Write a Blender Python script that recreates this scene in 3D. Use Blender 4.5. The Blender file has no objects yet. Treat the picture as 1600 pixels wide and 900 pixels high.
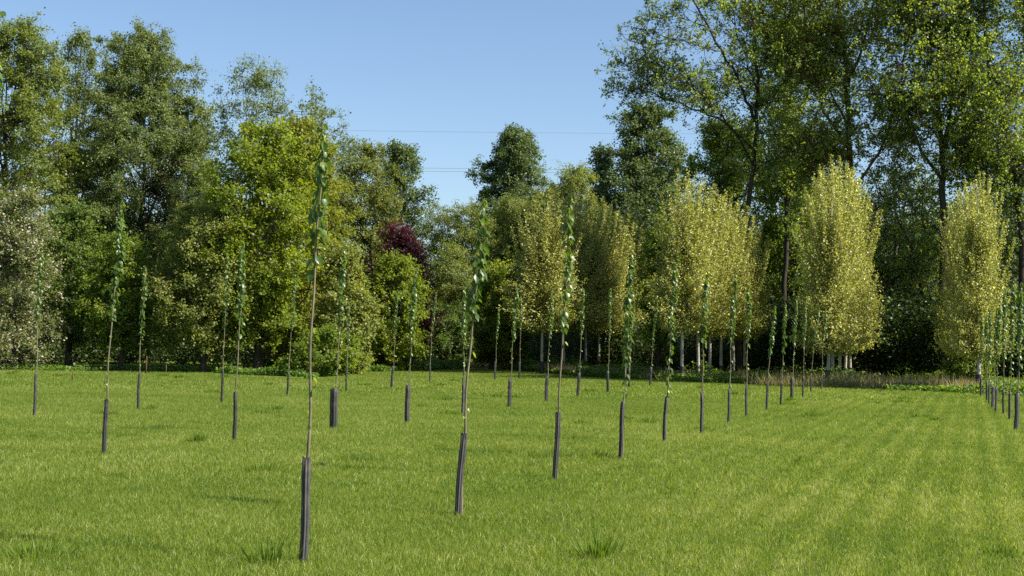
import bpy, math, random
import numpy as np

# ------------------------------------------------------------------ camera, sky, sun, exposure
sc = bpy.context.scene
F = 2000.0                      # focal length in pixels of the 1600 px wide frame (45 mm lens)
CAMH = 1.6
PITCH = math.atan(93.0 / F)     # horizon below the middle of the frame
ROLL = math.radians(1.0)
cam_d = bpy.data.cameras.new('camera'); cam = bpy.data.objects.new('camera', cam_d)
sc.collection.objects.link(cam)
cam_d.lens = 45.0; cam_d.sensor_width = 36.0
cam_d.clip_start = 0.1; cam_d.clip_end = 3000
cam.location = (0, 0, CAMH)
from mathutils import Matrix, Vector
RM = Matrix.Rotation(math.pi/2 + PITCH, 3, 'X') @ Matrix.Rotation(ROLL, 3, 'Z')
cam.rotation_euler = RM.to_euler()
sc.camera = cam

SUN_EL = 43.0
SUN_AZ = 109.0                  # degrees clockwise from the view direction (+Y): from the right, a little behind
w = bpy.data.worlds.new("World"); sc.world = w; w.use_nodes = True
nt = w.node_tree
bg = nt.nodes['Background']
sky = nt.nodes.new('ShaderNodeTexSky'); sky.sky_type = 'NISHITA'; sky.sun_disc = False
sky.sun_elevation = math.radians(SUN_EL); sky.sun_rotation = math.radians(SUN_AZ)
sky.altitude = 0; sky.air_density = 1.0; sky.dust_density = 0.7; sky.ozone_density = 3.2
nt.links.new(sky.outputs[0], bg.inputs[0]); bg.inputs[1].default_value = 0.074
sd = bpy.data.lights.new('sun', 'SUN'); sd.energy = 5.0; sd.angle = math.radians(0.53); sd.color = (1.0, 0.94, 0.84)
so = bpy.data.objects.new('sun', sd); sc.collection.objects.link(so)
el, az = math.radians(SUN_EL), math.radians(SUN_AZ)
sdir = Vector((math.sin(az)*math.cos(el), math.cos(az)*math.cos(el), math.sin(el)))
so.rotation_euler = sdir.to_track_quat('Z', 'Y').to_euler(); so.location = (40, -10, 60)
vs = sc.view_settings
vs.view_transform = 'Standard'; vs.look = 'None'; vs.gamma = 1; vs.use_curve_mapping = False
vs.exposure = 1.2
sc.cycles.max_bounces = 6; sc.cycles.diffuse_bounces = 3; sc.cycles.glossy_bounces = 2
sc.cycles.transmission_bounces = 4; sc.cycles.transparent_max_bounces = 4
sc.cycles.use_denoising = False

# ------------------------------------------------------------------ helpers
C = sc.collection
rng = np.random.default_rng(7)
def ray(px, py):
    v = RM @ Vector(((px-800)/F, -(py-450)/F, -1.0)); return v
def ground(px, py):
    v = ray(px, py); t = -CAMH / v.z; return np.array((v.x*t, v.y*t, 0.0))
def at(px, py, Y):
    """The point seen at (px, py) that stands Y metres ahead."""
    v = ray(px, py); t = Y / v.y; return np.array((v.x*t, Y, CAMH + v.z*t))
def hor(px):
    return 543 + (px-800)*0.01746

def sock(n, names, val):
    for k in names:
        if k in n.inputs:
            n.inputs[k].default_value = val; return

def ramp(ntree, cols):
    r = ntree.nodes.new('ShaderNodeValToRGB'); e = r.color_ramp.elements
    e[0].position = cols[0][0]; e[0].color = (*cols[0][1], 1)
    e[1].position = cols[-1][0]; e[1].color = (*cols[-1][1], 1)
    for p, c in cols[1:-1]:
        x = e.new(p); x.color = (*c, 1)
    return r

LEAFGAIN = 1.28
def leaf_mat(name, cols, trans=0.35, rough=0.5, spec=0.35, noise_scale=0.0, noise_amt=0.35, tcol=(2.1, 1.95, 0.6)):
    """Leaf: colour picked per leaf from a ramp, glossy face, light coming through."""
    m = bpy.data.materials.new(name); m.use_nodes = True
    t = m.node_tree; t.nodes.clear()
    out = t.nodes.new('ShaderNodeOutputMaterial')
    cols = [(p_, tuple(min(.8, v_*LEAFGAIN) for v_ in c_)) for p_, c_ in cols]
    att = t.nodes.new('ShaderNodeAttribute'); att.attribute_name = 'tint'
    r = ramp(t, cols)
    fac = att.outputs['Fac']
    if noise_scale:
        geo = t.nodes.new('ShaderNodeNewGeometry')
        n = t.nodes.new('ShaderNodeTexNoise'); n.inputs['Scale'].default_value = noise_scale; n.inputs['Detail'].default_value = 2
        t.links.new(geo.outputs['Position'], n.inputs['Vector'])
        ma = t.nodes.new('ShaderNodeMath'); ma.operation = 'MULTIPLY_ADD'
        ma.inputs[1].default_value = noise_amt*2; ma.inputs[2].default_value = -noise_amt
        t.links.new(n.outputs['Fac'], ma.inputs[0])
        ad = t.nodes.new('ShaderNodeMath'); ad.operation = 'ADD'; ad.use_clamp = True
        t.links.new(ma.outputs[0], ad.inputs[0]); t.links.new(fac, ad.inputs[1]); fac = ad.outputs[0]
    t.links.new(fac, r.inputs['Fac'])
    p = t.nodes.new('ShaderNodeBsdfPrincipled')
    p.inputs['Roughness'].default_value = rough; sock(p, ['Specular IOR Level', 'Specular'], spec)
    t.links.new(r.outputs['Color'], p.inputs['Base Color'])
    tr = t.nodes.new('ShaderNodeBsdfTranslucent')
    mul = t.nodes.new('ShaderNodeMixRGB'); mul.blend_type = 'MULTIPLY'; mul.inputs[0].default_value = 1
    mul.inputs[2].default_value = (*tcol, 1)
    t.links.new(r.outputs['Color'], mul.inputs[1]); t.links.new(mul.outputs[0], tr.inputs['Color'])
    mx = t.nodes.new('ShaderNodeMixShader'); mx.inputs[0].default_value = min(.5, trans+.08)
    t.links.new(p.outputs[0], mx.inputs[1]); t.links.new(tr.outputs[0], mx.inputs[2])
    t.links.new(mx.outputs[0], out.inputs['Surface'])
    return m

def bark_mat(name, c0, c1, scale=6.0, rough=0.85, zs=0.25, bump=0.4):
    m = bpy.data.materials.new(name); m.use_nodes = True
    t = m.node_tree; p = t.nodes['Principled BSDF']
    tc = t.nodes.new('ShaderNodeTexCoord'); mp = t.nodes.new('ShaderNodeMapping'); mp.inputs['Scale'].default_value = (1, 1, zs)
    n = t.nodes.new('ShaderNodeTexNoise'); n.inputs['Scale'].default_value = scale; n.inputs['Detail'].default_value = 5
    t.links.new(tc.outputs['Object'], mp.inputs[0]); t.links.new(mp.outputs[0], n.inputs['Vector'])
    r = ramp(t, [(0.3, c0), (0.7, c1)])
    t.links.new(n.outputs['Fac'], r.inputs['Fac']); t.links.new(r.outputs['Color'], p.inputs['Base Color'])
    b = t.nodes.new('ShaderNodeBump'); b.inputs['Strength'].default_value = bump; b.inputs['Distance'].default_value = 0.02
    t.links.new(n.outputs['Fac'], b.inputs['Height']); t.links.new(b.outputs['Normal'], p.inputs['Normal'])
    p.inputs['Roughness'].default_value = rough; sock(p, ['Specular IOR Level', 'Specular'], 0.2)
    return m

def mesh_from(name, V, starts, loops, tint=None, mat=None, smooth=False):
    me = bpy.data.meshes.new(name)
    V = np.ascontiguousarray(V, dtype=np.float32)
    me.vertices.add(len(V)); me.vertices.foreach_set('co', V.ravel())
    me.loops.add(len(loops)); me.loops.foreach_set('vertex_index', np.ascontiguousarray(loops, dtype=np.int32))
    me.polygons.add(len(starts)); me.polygons.foreach_set('loop_start', np.ascontiguousarray(starts, dtype=np.int32))
    if smooth: me.polygons.foreach_set('use_smooth', np.ones(len(starts), dtype=bool))
    me.update(calc_edges=True)
    if tint is not None:
        a = me.attributes.new('tint', 'FLOAT', 'FACE'); a.data.foreach_set('value', np.ascontiguousarray(tint, dtype=np.float32))
    if mat: me.materials.append(mat)
    return me

def link(name, me, parent=None, loc=None):
    o = bpy.data.objects.new(name, me); C.objects.link(o)
    if parent: o.parent = parent
    if loc is not None: o.location = loc
    return o
def thing(name, loc, label, cat, group=None):
    o = bpy.data.objects.new(name, None); C.objects.link(o); o.location = loc; o.empty_display_size = 0.3
    o['label'] = label; o['category'] = cat
    if group: o['group'] = group
    return o

def unit(v):
    return v / np.maximum(np.linalg.norm(v, axis=-1, keepdims=True), 1e-9)

def kites(P, A, N, L, W, base=0.0):
    """One kite-shaped leaf per row: P stalk point, A leaf direction, N face normal, L length, W half width."""
    A = unit(A); B = unit(np.cross(A, N)); n = len(P)
    NN = np.cross(B, A)
    L = np.asarray(L).reshape(-1, 1); W = np.asarray(W).reshape(-1, 1)
    v = np.empty((n, 4, 3), dtype=np.float32)
    v[:, 0] = P; v[:, 1] = P + A*L*0.45 + B*W + NN*W*0.25
    v[:, 2] = P + A*L; v[:, 3] = P + A*L*0.45 - B*W + NN*W*0.25
    return v.reshape(-1, 3)
def kite_mesh(name, V, tint, mat):
    n = len(V)//4
    return mesh_from(name, V, np.arange(n)*4, np.arange(n*4), tint, mat)

class Tubes:
    def __init__(s): s.V = []; s.S = []; s.L = []; s.nv = 0; s.nl = 0
    def add(s, pts, rad, k=6, cap=False):
        pts = np.asarray(pts, dtype=float); rad = np.asarray(rad, dtype=float)
        n = len(pts)
        d = np.gradient(pts, axis=0); d = unit(d)
        ref = np.array((1.0, 0, 0)) if abs(d[:, 0]).mean() < 0.7 else np.array((0, 1.0, 0))
        u = unit(np.cross(d, ref)); v = np.cross(d, u)
        a = np.arange(k)*2*math.pi/k
        ring = pts[:, None] + rad[:, None, None]*(np.cos(a)[None, :, None]*u[:, None] + np.sin(a)[None, :, None]*v[:, None])
        s.V.append(ring.reshape(-1, 3))
        i = np.arange(n-1)[:, None]*k; j = np.arange(k)[None]; j2 = (j+1) % k
        q = np.stack([i+j, i+j2, i+k+j2, i+k+j], -1).reshape(-1) + s.nv
        m = (n-1)*k
        s.S.append(np.arange(m)*4 + s.nl); s.L.append(q); s.nl += m*4
        if cap:
            for off, rev in ((0, True), ((n-1)*k, False)):
                ii = np.arange(k) + off + s.nv
                s.S.append(np.array([s.nl])); s.L.append(ii[::-1] if rev else ii); s.nl += k
        s.nv += n*k
    def add_many(s, P0, P1, P2, r0, r1):
        """Many thin three-sided twigs at once, each bent through its middle point."""
        n = len(P0)
        if n == 0: return
        P = np.stack([P0, P1, P2], 1); r = np.stack([r0, (r0+r1)/2, r1], 1)
        d = unit(np.stack([P1-P0, P2-P0, P2-P1], 1)); ref = np.array((0.3, 0.9, 0.31))
        u = unit(np.cross(d, ref)); v = np.cross(d, u); a = np.arange(3)*2*math.pi/3
        ring = P[:, :, None] + r[:, :, None, None]*(np.cos(a)[None, None, :, None]*u[:, :, None] + np.sin(a)[None, None, :, None]*v[:, :, None])
        s.V.append(ring.reshape(-1, 3))
        b = (np.arange(n)*9)[:, None, None]; i = (np.arange(2)*3)[None, :, None]; j = np.arange(3)[None, None]
        j2 = (j+1) % 3
        q = np.stack([b+i+j, b+i+j2, b+i+3+j2, b+i+3+j], -1).reshape(-1) + s.nv
        m = n*6
        s.S.append(np.arange(m)*4 + s.nl); s.L.append(q); s.nl += m*4; s.nv += n*9
    def mesh(s, name, mat, smooth=True):
        return mesh_from(name, np.concatenate(s.V), np.concatenate(s.S), np.concatenate(s.L), None, mat, smooth)

def bez(p0, p1, p2, n):
    t = np.linspace(0, 1, n)[:, None]
    return (1-t)**2*np.asarray(p0) + 2*t*(1-t)*np.asarray(p1) + t*t*np.asarray(p2)

# ------------------------------------------------------------------ materials
G = lambda *c: tuple(c)
M = {}
# (ramp runs from the shyest to the freshest leaf of the kind; the pale poplar's last stop is a painted glint)
M['willow']  = leaf_mat('grey_green_willow_leaf', [(0, G(.05,.075,.020)), (.6, G(.095,.125,.035)), (1, G(.17,.20,.075))], .3)
M['alder']   = leaf_mat('fresh_green_leaf', [(0, G(.05,.078,.013)), (.6, G(.105,.135,.026)), (1, G(.20,.23,.07))], .35)
M['blossom'] = leaf_mat('hawthorn_leaf', [(0, G(.05,.075,.02)), (.55, G(.11,.135,.04)), (1, G(.22,.22,.12))], .3)
M['petal']   = leaf_mat('white_blossom', [(0, G(.30,.24,.20)), (1, G(.58,.50,.46))], .3, tcol=(1, .97, .9))
M['dkgreen'] = leaf_mat('mid_green_leaf', [(0, G(.035,.07,.012)), (.6, G(.08,.125,.022)), (1, G(.18,.21,.05))], .35)
M['cream']   = leaf_mat('cream_green_leaf', [(0, G(.06,.09,.018)), (.5, G(.13,.155,.035)), (.82, G(.22,.23,.075)), (1, G(.42,.38,.2))], .35)
M['feather'] = leaf_mat('feathery_leaf', [(0, G(.06,.09,.03)), (.6, G(.11,.15,.05)), (1, G(.19,.22,.10))], .3)
M['maple']   = leaf_mat('bright_maple_leaf', [(0, G(.05,.09,.008)), (.6, G(.115,.155,.014)), (1, G(.24,.25,.03))], .42)
M['amber']   = leaf_mat('amber_green_leaf', [(0, G(.065,.095,.012)), (.6, G(.135,.155,.02)), (1, G(.25,.235,.04))], .42)
M['olive']   = leaf_mat('olive_leaf', [(0, G(.055,.075,.018)), (.6, G(.105,.125,.028)), (1, G(.18,.19,.06))], .35)
M['dpoplar'] = leaf_mat('dark_poplar_leaf', [(0, G(.032,.058,.020)), (.6, G(.068,.10,.032)), (1, G(.17,.20,.085))], .28)
M['purple']  = leaf_mat('purple_leaf', [(0, G(.035,.012,.015)), (.6, G(.07,.020,.026)), (1, G(.13,.045,.05))], .3, tcol=(1.6, .7, .8))
M['sallow']  = leaf_mat('sallow_leaf', [(0, G(.07,.10,.024)), (.6, G(.135,.165,.042)), (1, G(.21,.235,.08))], .35)
M['pale']    = leaf_mat('pale_poplar_leaf', [(0, G(.09,.113,.026)), (.45, G(.182,.193,.046)), (.8, G(.28,.28,.085)), (1, G(.66,.63,.40))], .38, tcol=(1.75, 1.7, .75))  # brightest stop paints creamy glints on scattered leaves
M['bigpop']  = leaf_mat('tall_poplar_leaf', [(0, G(.055,.09,.015)), (.6, G(.125,.178,.030)), (1, G(.26,.29,.09))], .42)
M['lime']    = leaf_mat('leafy_green_leaf', [(0, G(.045,.085,.010)), (.6, G(.105,.15,.018)), (1, G(.24,.26,.05))], .42)
M['shade']   = leaf_mat('shade_darkened_wood_leaf', [(0, G(.015,.030,.008)), (.6, G(.032,.052,.012)), (1, G(.07,.10,.025))], .25)  # dark wood foliage, its colour lowered further to stand in for shade
M['sapleaf'] = leaf_mat('sapling_leaf', [(0, G(.040,.075,.014)), (.7, G(.085,.135,.026)), (1, G(.22,.27,.07))], .36, rough=.36, spec=.45, tcol=(1.5, 1.5, .5))
M['bark']    = bark_mat('dark_bark', G(.020,.016,.012), G(.06,.048,.035))
M['barkred'] = bark_mat('ruddy_bark', G(.05,.03,.018), G(.14,.085,.045))
M['birch']   = bark_mat('pale_poplar_bark', G(.22,.20,.16), G(.45,.42,.35), 4)
M['twig']    = bark_mat('young_stem_bark', G(.085,.07,.045), G(.19,.165,.11), 30, zs=.3, bump=.1)
M['grass']   = leaf_mat('grass_blades', [(0, G(.047,.088,.014)), (.3, G(.084,.137,.018)), (.6, G(.136,.173,.023)), (.85, G(.20,.225,.052)), (1, G(.39,.39,.19))], .4, rough=.5, spec=.25, noise_scale=.45, noise_amt=.08, tcol=(1.5, 1.5, .5))
M['dry']     = leaf_mat('dry_stems', [(0, G(.06,.09,.025)), (.45, G(.14,.13,.06)), (1, G(.30,.235,.16))], .25, noise_scale=.35, noise_amt=.45)
M['weed']    = leaf_mat('weed_leaf', [(0, G(.035,.08,.012)), (.6, G(.07,.13,.02)), (1, G(.16,.22,.05))], .35, noise_scale=.4, noise_amt=.3)

def guard_mat():
    m = bpy.data.materials.new('dark_plastic_mesh'); m.use_nodes = True
    t = m.node_tree; p = t.nodes['Principled BSDF']
    tc = t.nodes.new('ShaderNodeTexCoord')
    n = t.nodes.new('ShaderNodeTexNoise'); n.inputs['Scale'].default_value = 14; n.inputs['Detail'].default_value = 4
    wv = t.nodes.new('ShaderNodeTexWave'); wv.bands_direction = 'Z'; wv.inputs['Scale'].default_value = 40; wv.inputs['Distortion'].default_value = 1.5
    t.links.new(tc.outputs['Object'], n.inputs['Vector']); t.links.new(tc.outputs['Object'], wv.inputs['Vector'])
    mu = t.nodes.new('ShaderNodeMath'); mu.operation = 'MULTIPLY'
    t.links.new(n.outputs['Fac'], mu.inputs[0]); t.links.new(wv.outputs['Fac'], mu.inputs[1])
    r = ramp(t, [(0.1, G(.010,.010,.010)), (0.6, G(.034,.032,.029))])
    t.links.new(mu.outputs[0], r.inputs['Fac'])
    n3 = t.nodes.new('ShaderNodeTexNoise'); n3.inputs['Scale'].default_value = 5; n3.inputs['Detail'].default_value = 6
    t.links.new(tc.outputs['Object'], n3.inputs['Vector'])
    r3 = ramp(t, [(.5, G(0, 0, 0)), (.72, G(1, 1, 1))]); t.links.new(n3.outputs['Fac'], r3.inputs['Fac'])
    mud = t.nodes.new('ShaderNodeMixRGB'); mud.inputs[2].default_value = (.085, .07, .05, 1)
    t.links.new(r3.outputs['Color'], mud.inputs[0]); t.links.new(r.outputs['Color'], mud.inputs[1]); t.links.new(mud.outputs[0], p.inputs['Base Color'])
    b = t.nodes.new('ShaderNodeBump'); b.inputs['Strength'].default_value = .5; b.inputs['Distance'].default_value = .004
    t.links.new(wv.outputs['Fac'], b.inputs['Height']); t.links.new(b.outputs['Normal'], p.inputs['Normal'])
    p.inputs['Roughness'].default_value = .55
    return m
M['guard'] = guard_mat()

# ------------------------------------------------------------------ ground
def ground_mat():
    m = bpy.data.materials.new('meadow_soil_and_thatch'); m.use_nodes = True
    t = m.node_tree; p = t.nodes['Principled BSDF']
    geo = t.nodes.new('ShaderNodeNewGeometry')
    n1 = t.nodes.new('ShaderNodeTexNoise'); n1.inputs['Scale'].default_value = .5; n1.inputs['Detail'].default_value = 6
    n2 = t.nodes.new('ShaderNodeTexNoise'); n2.inputs['Scale'].default_value = 18; n2.inputs['Detail'].default_value = 3
    for n in (n1, n2): t.links.new(geo.outputs['Position'], n.inputs['Vector'])
    mx = t.nodes.new('ShaderNodeMath'); mx.operation = 'MULTIPLY_ADD'; mx.inputs[1].default_value = .5
    t.links.new(n2.outputs['Fac'], mx.inputs[0])
    h = t.nodes.new('ShaderNodeMath'); h.operation = 'MULTIPLY'; h.inputs[1].default_value = .5
    t.links.new(n1.outputs['Fac'], h.inputs[0]); t.links.new(h.outputs[0], mx.inputs[2])
    r = ramp(t, [(.3, G(.05,.075,.014)), (.55, G(.10,.14,.02)), (.75, G(.16,.18,.035))])
    t.links.new(mx.outputs[0], r.inputs['Fac']); t.links.new(r.outputs['Color'], p.inputs['Base Color'])
    b = t.nodes.new('ShaderNodeBump'); b.inputs['Strength'].default_value = .8; b.inputs['Distance'].default_value = .05
    t.links.new(n2.outputs['Fac'], b.inputs['Height']); t.links.new(b.outputs['Normal'], p.inputs['Normal'])
    p.inputs['Roughness'].default_value = 1; sock(p, ['Specular IOR Level', 'Specular'], .05)
    return m
gv = np.array([(-1500, -300, 0), (1500, -300, 0), (1500, 2500, 0), (-1500, 2500, 0)], float)
g = link('ground', mesh_from('ground', gv, [0], [0, 1, 2, 3], None, ground_mat()))
g['kind'] = 'structure'

# far edge of the mown field, read off the photograph, then a polyline on the ground
edge_px = [(-420, 578), (-200, 577), (0, 578), (100, 581), (200, 580), (330, 583), (420, 590), (490, 594), (560, 583), (650, 580), (700, 578),
           (800, 578.5), (860, 584), (920, 590), (1050, 597), (1200, 603.5), (1350, 609), (1450, 612), (1530, 616), (1650, 622), (1800, 629), (2100, 640)]
EDGE = np.array([ground(*p)[:2] for p in edge_px])
EANG = EDGE[:, 0] / EDGE[:, 1]
o_ = np.argsort(EANG); 
def edge_y(X, Y):
    """Depth of the field edge along the sight line through (X, Y)."""
    return np.interp(X/np.maximum(Y, 1e-3), EANG[o_], EDGE[o_, 1])
ROWD = np.array((1.04, 2.9)); ROWD = ROWD/np.linalg.norm(ROWD); ROWN = np.array((ROWD[1], -ROWD[0]))

def vnoise(x, y, seed, scale):
    r = np.random.default_rng(seed); T = r.random((64, 64))
    x = x/scale; y = y/scale; xi = np.floor(x).astype(int); yi = np.floor(y).astype(int)
    fx = x-xi; fy = y-yi; fx = fx*fx*(3-2*fx); fy = fy*fy*(3-2*fy)
    a = T[xi % 64, yi % 64]; b = T[(xi+1) % 64, yi % 64]; c = T[xi % 64, (yi+1) % 64]; d = T[(xi+1) % 64, (yi+1) % 64]
    return (a*(1-fx)+b*fx)*(1-fy) + (c*(1-fx)+d*fx)*fy

def wedge_points(n, y0, y1, half=0.47, extra=1.5):
    y = np.sqrt(rng.random(n)*(y1**2-y0**2)+y0**2)
    x = (rng.random(n)*2-1)*(half*y+extra)
    return x, y

TRK = [float(ground(*p)[:2]@ROWN) for p in ((1130, 760), (1290, 740), (1400, 760), (1560, 740), (1250, 850))]
def grass_band(y0, y1, dens, wid, hgt, seg2):
    area = 0.47*(y1**2-y0**2) + 3*(y1-y0)
    n = int(area*dens)
    x, y = wedge_points(n, y0, y1)
    k = y < edge_y(x, y) + 0.5
    x, y = x[k], y[k]; n = len(x)
    pn = vnoise(x, y, 3, 3.4)*.3 + vnoise(x, y, 6, 1.6)*.25 + vnoise(x, y, 4, .6)*.2 + vnoise(x, y, 5, .13)*.25
    tuft = np.clip((vnoise(x, y, 9, .35)-.86)*8, 0, 1) * (vnoise(x, y, 19, 3.0) > .45)
    perp = x*ROWN[0] + y*ROWN[1]; 
    rows = np.sin(perp*2*math.pi/.42 + 1.5*vnoise(x, y, 12, 4) + 1.2*vnoise(x, y, 13, .7))
    rside = np.clip((x/y-.02)/.2, 0, 1)
    track = np.zeros(n)
    for tp in TRK: track = np.maximum(track, np.exp(-((perp-tp+.12*(vnoise(x, y, 14, 6)-.5))/.10)**2))
    track *= rside
    h = hgt*(0.6+0.65*rng.random(n))*(.88+.24*pn)*(1-.3*track)*(1+1.0*tuft)*(1+.12*rows*rside)
    az = rng.random(n)*2*math.pi; lean = (.15+.75*rng.random(n)**1.4)
    D = np.stack([np.cos(az)*lean + .12, np.sin(az)*lean, np.ones(n)], 1); D = unit(D)
    face = rng.random(n)*2*math.pi
    S = np.stack([np.cos(face), np.sin(face), np.zeros(n)], 1)
    W = (wid*(.6+.8*rng.random(n)))[:, None]
    P = np.stack([x, y, np.full(n, -.01)], 1); H = h[:, None]
    tint = .51 + .60*(pn-.5) + .24*rng.standard_normal(n)*.8 - .30*tuft + .085*rows*rside + .05*track
    tint += (rng.random(n) < .035)*.5
    tint = np.clip(tint, 0.02, 1)
    droop = np.stack([np.cos(az)*lean, np.sin(az)*lean, -.45*lean], 1)
    if seg2:
        v = np.empty((n, 5, 3), np.float32)
        v[:, 0] = P - S*W*.5; v[:, 1] = P + S*W*.5
        m = P + D*H*.6
        v[:, 2] = m + S*W*.42; v[:, 3] = m - S*W*.42
        v[:, 4] = m + D*H*.4 + droop*H*.35
        b = np.arange(n)[:, None]*5
        loops = np.concatenate([b, b+1, b+2, b+3, b+3, b+2, b+4], 1).ravel()
        st = (np.arange(n)[:, None]*7 + np.array([[0, 4]])).ravel()
        return v.reshape(-1, 3), st, loops, np.repeat(tint, 2), 5, 7
    v = np.empty((n, 3, 3), np.float32)
    v[:, 0] = P - S*W*.5; v[:, 1] = P + S*W*.5; v[:, 2] = P + D*H + droop*H*.2
    return v.reshape(-1, 3), np.arange(n)*3, np.arange(n*3), tint, 3, 3

bands = [(7.5, 14, 5200, .0040, .072, True), (14, 24, 2900, .0052, .075, True), (24, 42, 1300, .0085, .08, False), (42, 120, 260, .022, .09, False)]
Vs, Ss, Ls, Ts = [], [], [], []; nv = nl = 0
for b in bands:
    v, s_, l_, t_, _, _ = grass_band(*b)
    Vs.append(v); Ss.append(s_+nl); Ls.append(l_+nv); Ts.append(t_); nv += len(v); nl += len(l_)
# coarser dark green tussocks scattered through the sward
nt_ = 60; ty = np.sqrt(rng.random(nt_)*(60**2-8.5**2)+8.5**2); tx = (rng.random(nt_)*2-1)*.45*ty
tx[:4], ty[:4] = zip(*[tuple(ground(*p)[:2]) for p in ((410, 738), (55, 870), (935, 872), (520, 612))])
m = 130; bx = np.repeat(tx, m); by = np.repeat(ty, m); n = len(bx); cx = rng.standard_normal((n, 2))*np.repeat(.05+.09*rng.random(nt_), m)[:, None]
P = np.stack([bx+cx[:, 0], by+cx[:, 1], np.full(n, -.01)], 1); kk = by < edge_y(bx, by)-.5
D = unit(np.stack([cx[:, 0]*4+.2*rng.standard_normal(n), cx[:, 1]*4+.2*rng.standard_normal(n), np.ones(n)], 1)); f_ = rng.random(n)*6.283
hh_ = (.09+.11*rng.random(n))*np.repeat(.6+.6*rng.random(nt_), m); wd = .0032*(1+by/14)
v = kites(P, D, np.stack([np.cos(f_), np.sin(f_), np.zeros(n)], 1), hh_, wd).reshape(-1, 4, 3)[kk].reshape(-1, 3)
q_ = len(v)//4; Vs.append(v); Ss.append(np.arange(q_)*4+nl); Ls.append(np.arange(q_*4)+nv); Ts.append(np.clip(.16+.36*rng.random(q_), 0, 1)); nv += len(v); nl += q_*4
go = link('meadow_grass', mesh_from('meadow_grass', np.concatenate(Vs), np.concatenate(Ss), np.concatenate(Ls), np.concatenate(Ts), M['grass']))
go['kind'] = 'stuff'; go['label'] = 'sunlit yellow green grass covering the whole field'; go['category'] = 'grass'

# rough uncut strip along the far edge: dry stems standing over green weeds
def along_edge(n, i0, i1, d0, d1):
    seg = EDGE[i0:i1+1]; L = np.linalg.norm(np.diff(seg, axis=0), axis=1); cum = np.r_[0, np.cumsum(L)]
    s = rng.random(n)*cum[-1]; x = np.interp(s, cum, seg[:, 0]); y = np.interp(s, cum, seg[:, 1])
    r = unit(np.stack([x, y], 1)); d = (d0+(d1-d0)*rng.random(n))[:, None]
    p = np.stack([x, y], 1) + r*d
    return p[:, 0], p[:, 1]
def blades(x, y, h, wid, tint, lean0=.8):
    n = len(x); az = rng.random(n)*2*math.pi; lean = lean0*rng.random(n)
    D = unit(np.stack([np.cos(az)*lean, np.sin(az)*lean, np.ones(n)], 1))
    f = rng.random(n)*2*math.pi; N = np.stack([np.cos(f), np.sin(f), np.zeros(n)], 1)
    P = np.stack([x, y, np.zeros(n)], 1)
    return kites(P, D, N, h, np.full(n, wid/2))
x, y = along_edge(52000, 9, 21, .8, 9)
hh = (.2+.5*rng.random(len(x)))*(.5+.9*vnoise(x, y, 21, 1.7))
k = (vnoise(x, y, 22, 3.5)*.6+vnoise(x, y, 24, .9)*.4) > .47
dv = blades(x[k], y[k], hh[k], .028, None)
do = link('dry_grass', kite_mesh('dry_grass', dv, np.clip(.35+.4*rng.random(k.sum())+.3*(vnoise(x[k], y[k], 23, 4)-.5), 0, 1), M['dry']))
do['kind'] = 'stuff'; do['label'] = 'band of dry pinkish grass stems along the wood edge'; do['category'] = 'dry grass'
# weeds: leafy low cover
def leaf_cloud(P, size, rngl, up=.5, asp=.42):
    n = len(P); A = rngl.standard_normal((n, 3)); A[:, 2] = A[:, 2]*.6 - .1
    N = rngl.standard_normal((n, 3)); N[:, 2] = abs(N[:, 2]) + up
    L = size*(.65+.7*rngl.random(n))
    return kites(P, A, N, L, L*asp)
def weeds(n, i0, i1, d0, d1, hmax, seed, patch=.0):
    x, y = along_edge(n, i0, i1, d0, d1)
    top = hmax*(.35+.8*vnoise(x, y, seed, 1.3)*vnoise(x, y, seed+1, 4)*1.6)
    k = vnoise(x, y, seed+2, 2.6) > patch
    x, y, top = x[k], y[k], top[k]
    z = top*rng.random(len(x))**.6
    return leaf_cloud(np.stack([x, y, z], 1), .11, rng, .6)
wv_ = np.concatenate([weeds(60000, 0, 9, .2, 6, .38, 31, .3), weeds(90000, 9, 21, .0, 6, .55, 41, .35), weeds(30000, 11, 21, 5, 12, .9, 51, .4)])
wo = link('weeds', kite_mesh('weeds', wv_, rng.random(len(wv_)//4), M['weed']))
wo['kind'] = 'stuff'; wo['label'] = 'green nettles and weeds growing under the trees at the field edge'; wo['category'] = 'weeds'

# ------------------------------------------------------------------ trees
def lumpy(rg):
    ph = rg.random(6)*6.28; am = rg.random(6)*.10+.06
    def f(a, t):
        r = 1.0
        for i, (k1, k2) in enumerate(((2, 3), (3, 7), (5, 5), (4, 13), (7, 9), (1, 8))):
            r = r + am[i]*np.sin(k1*a + k2*t*3 + ph[i])
        return r
    return f

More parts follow.
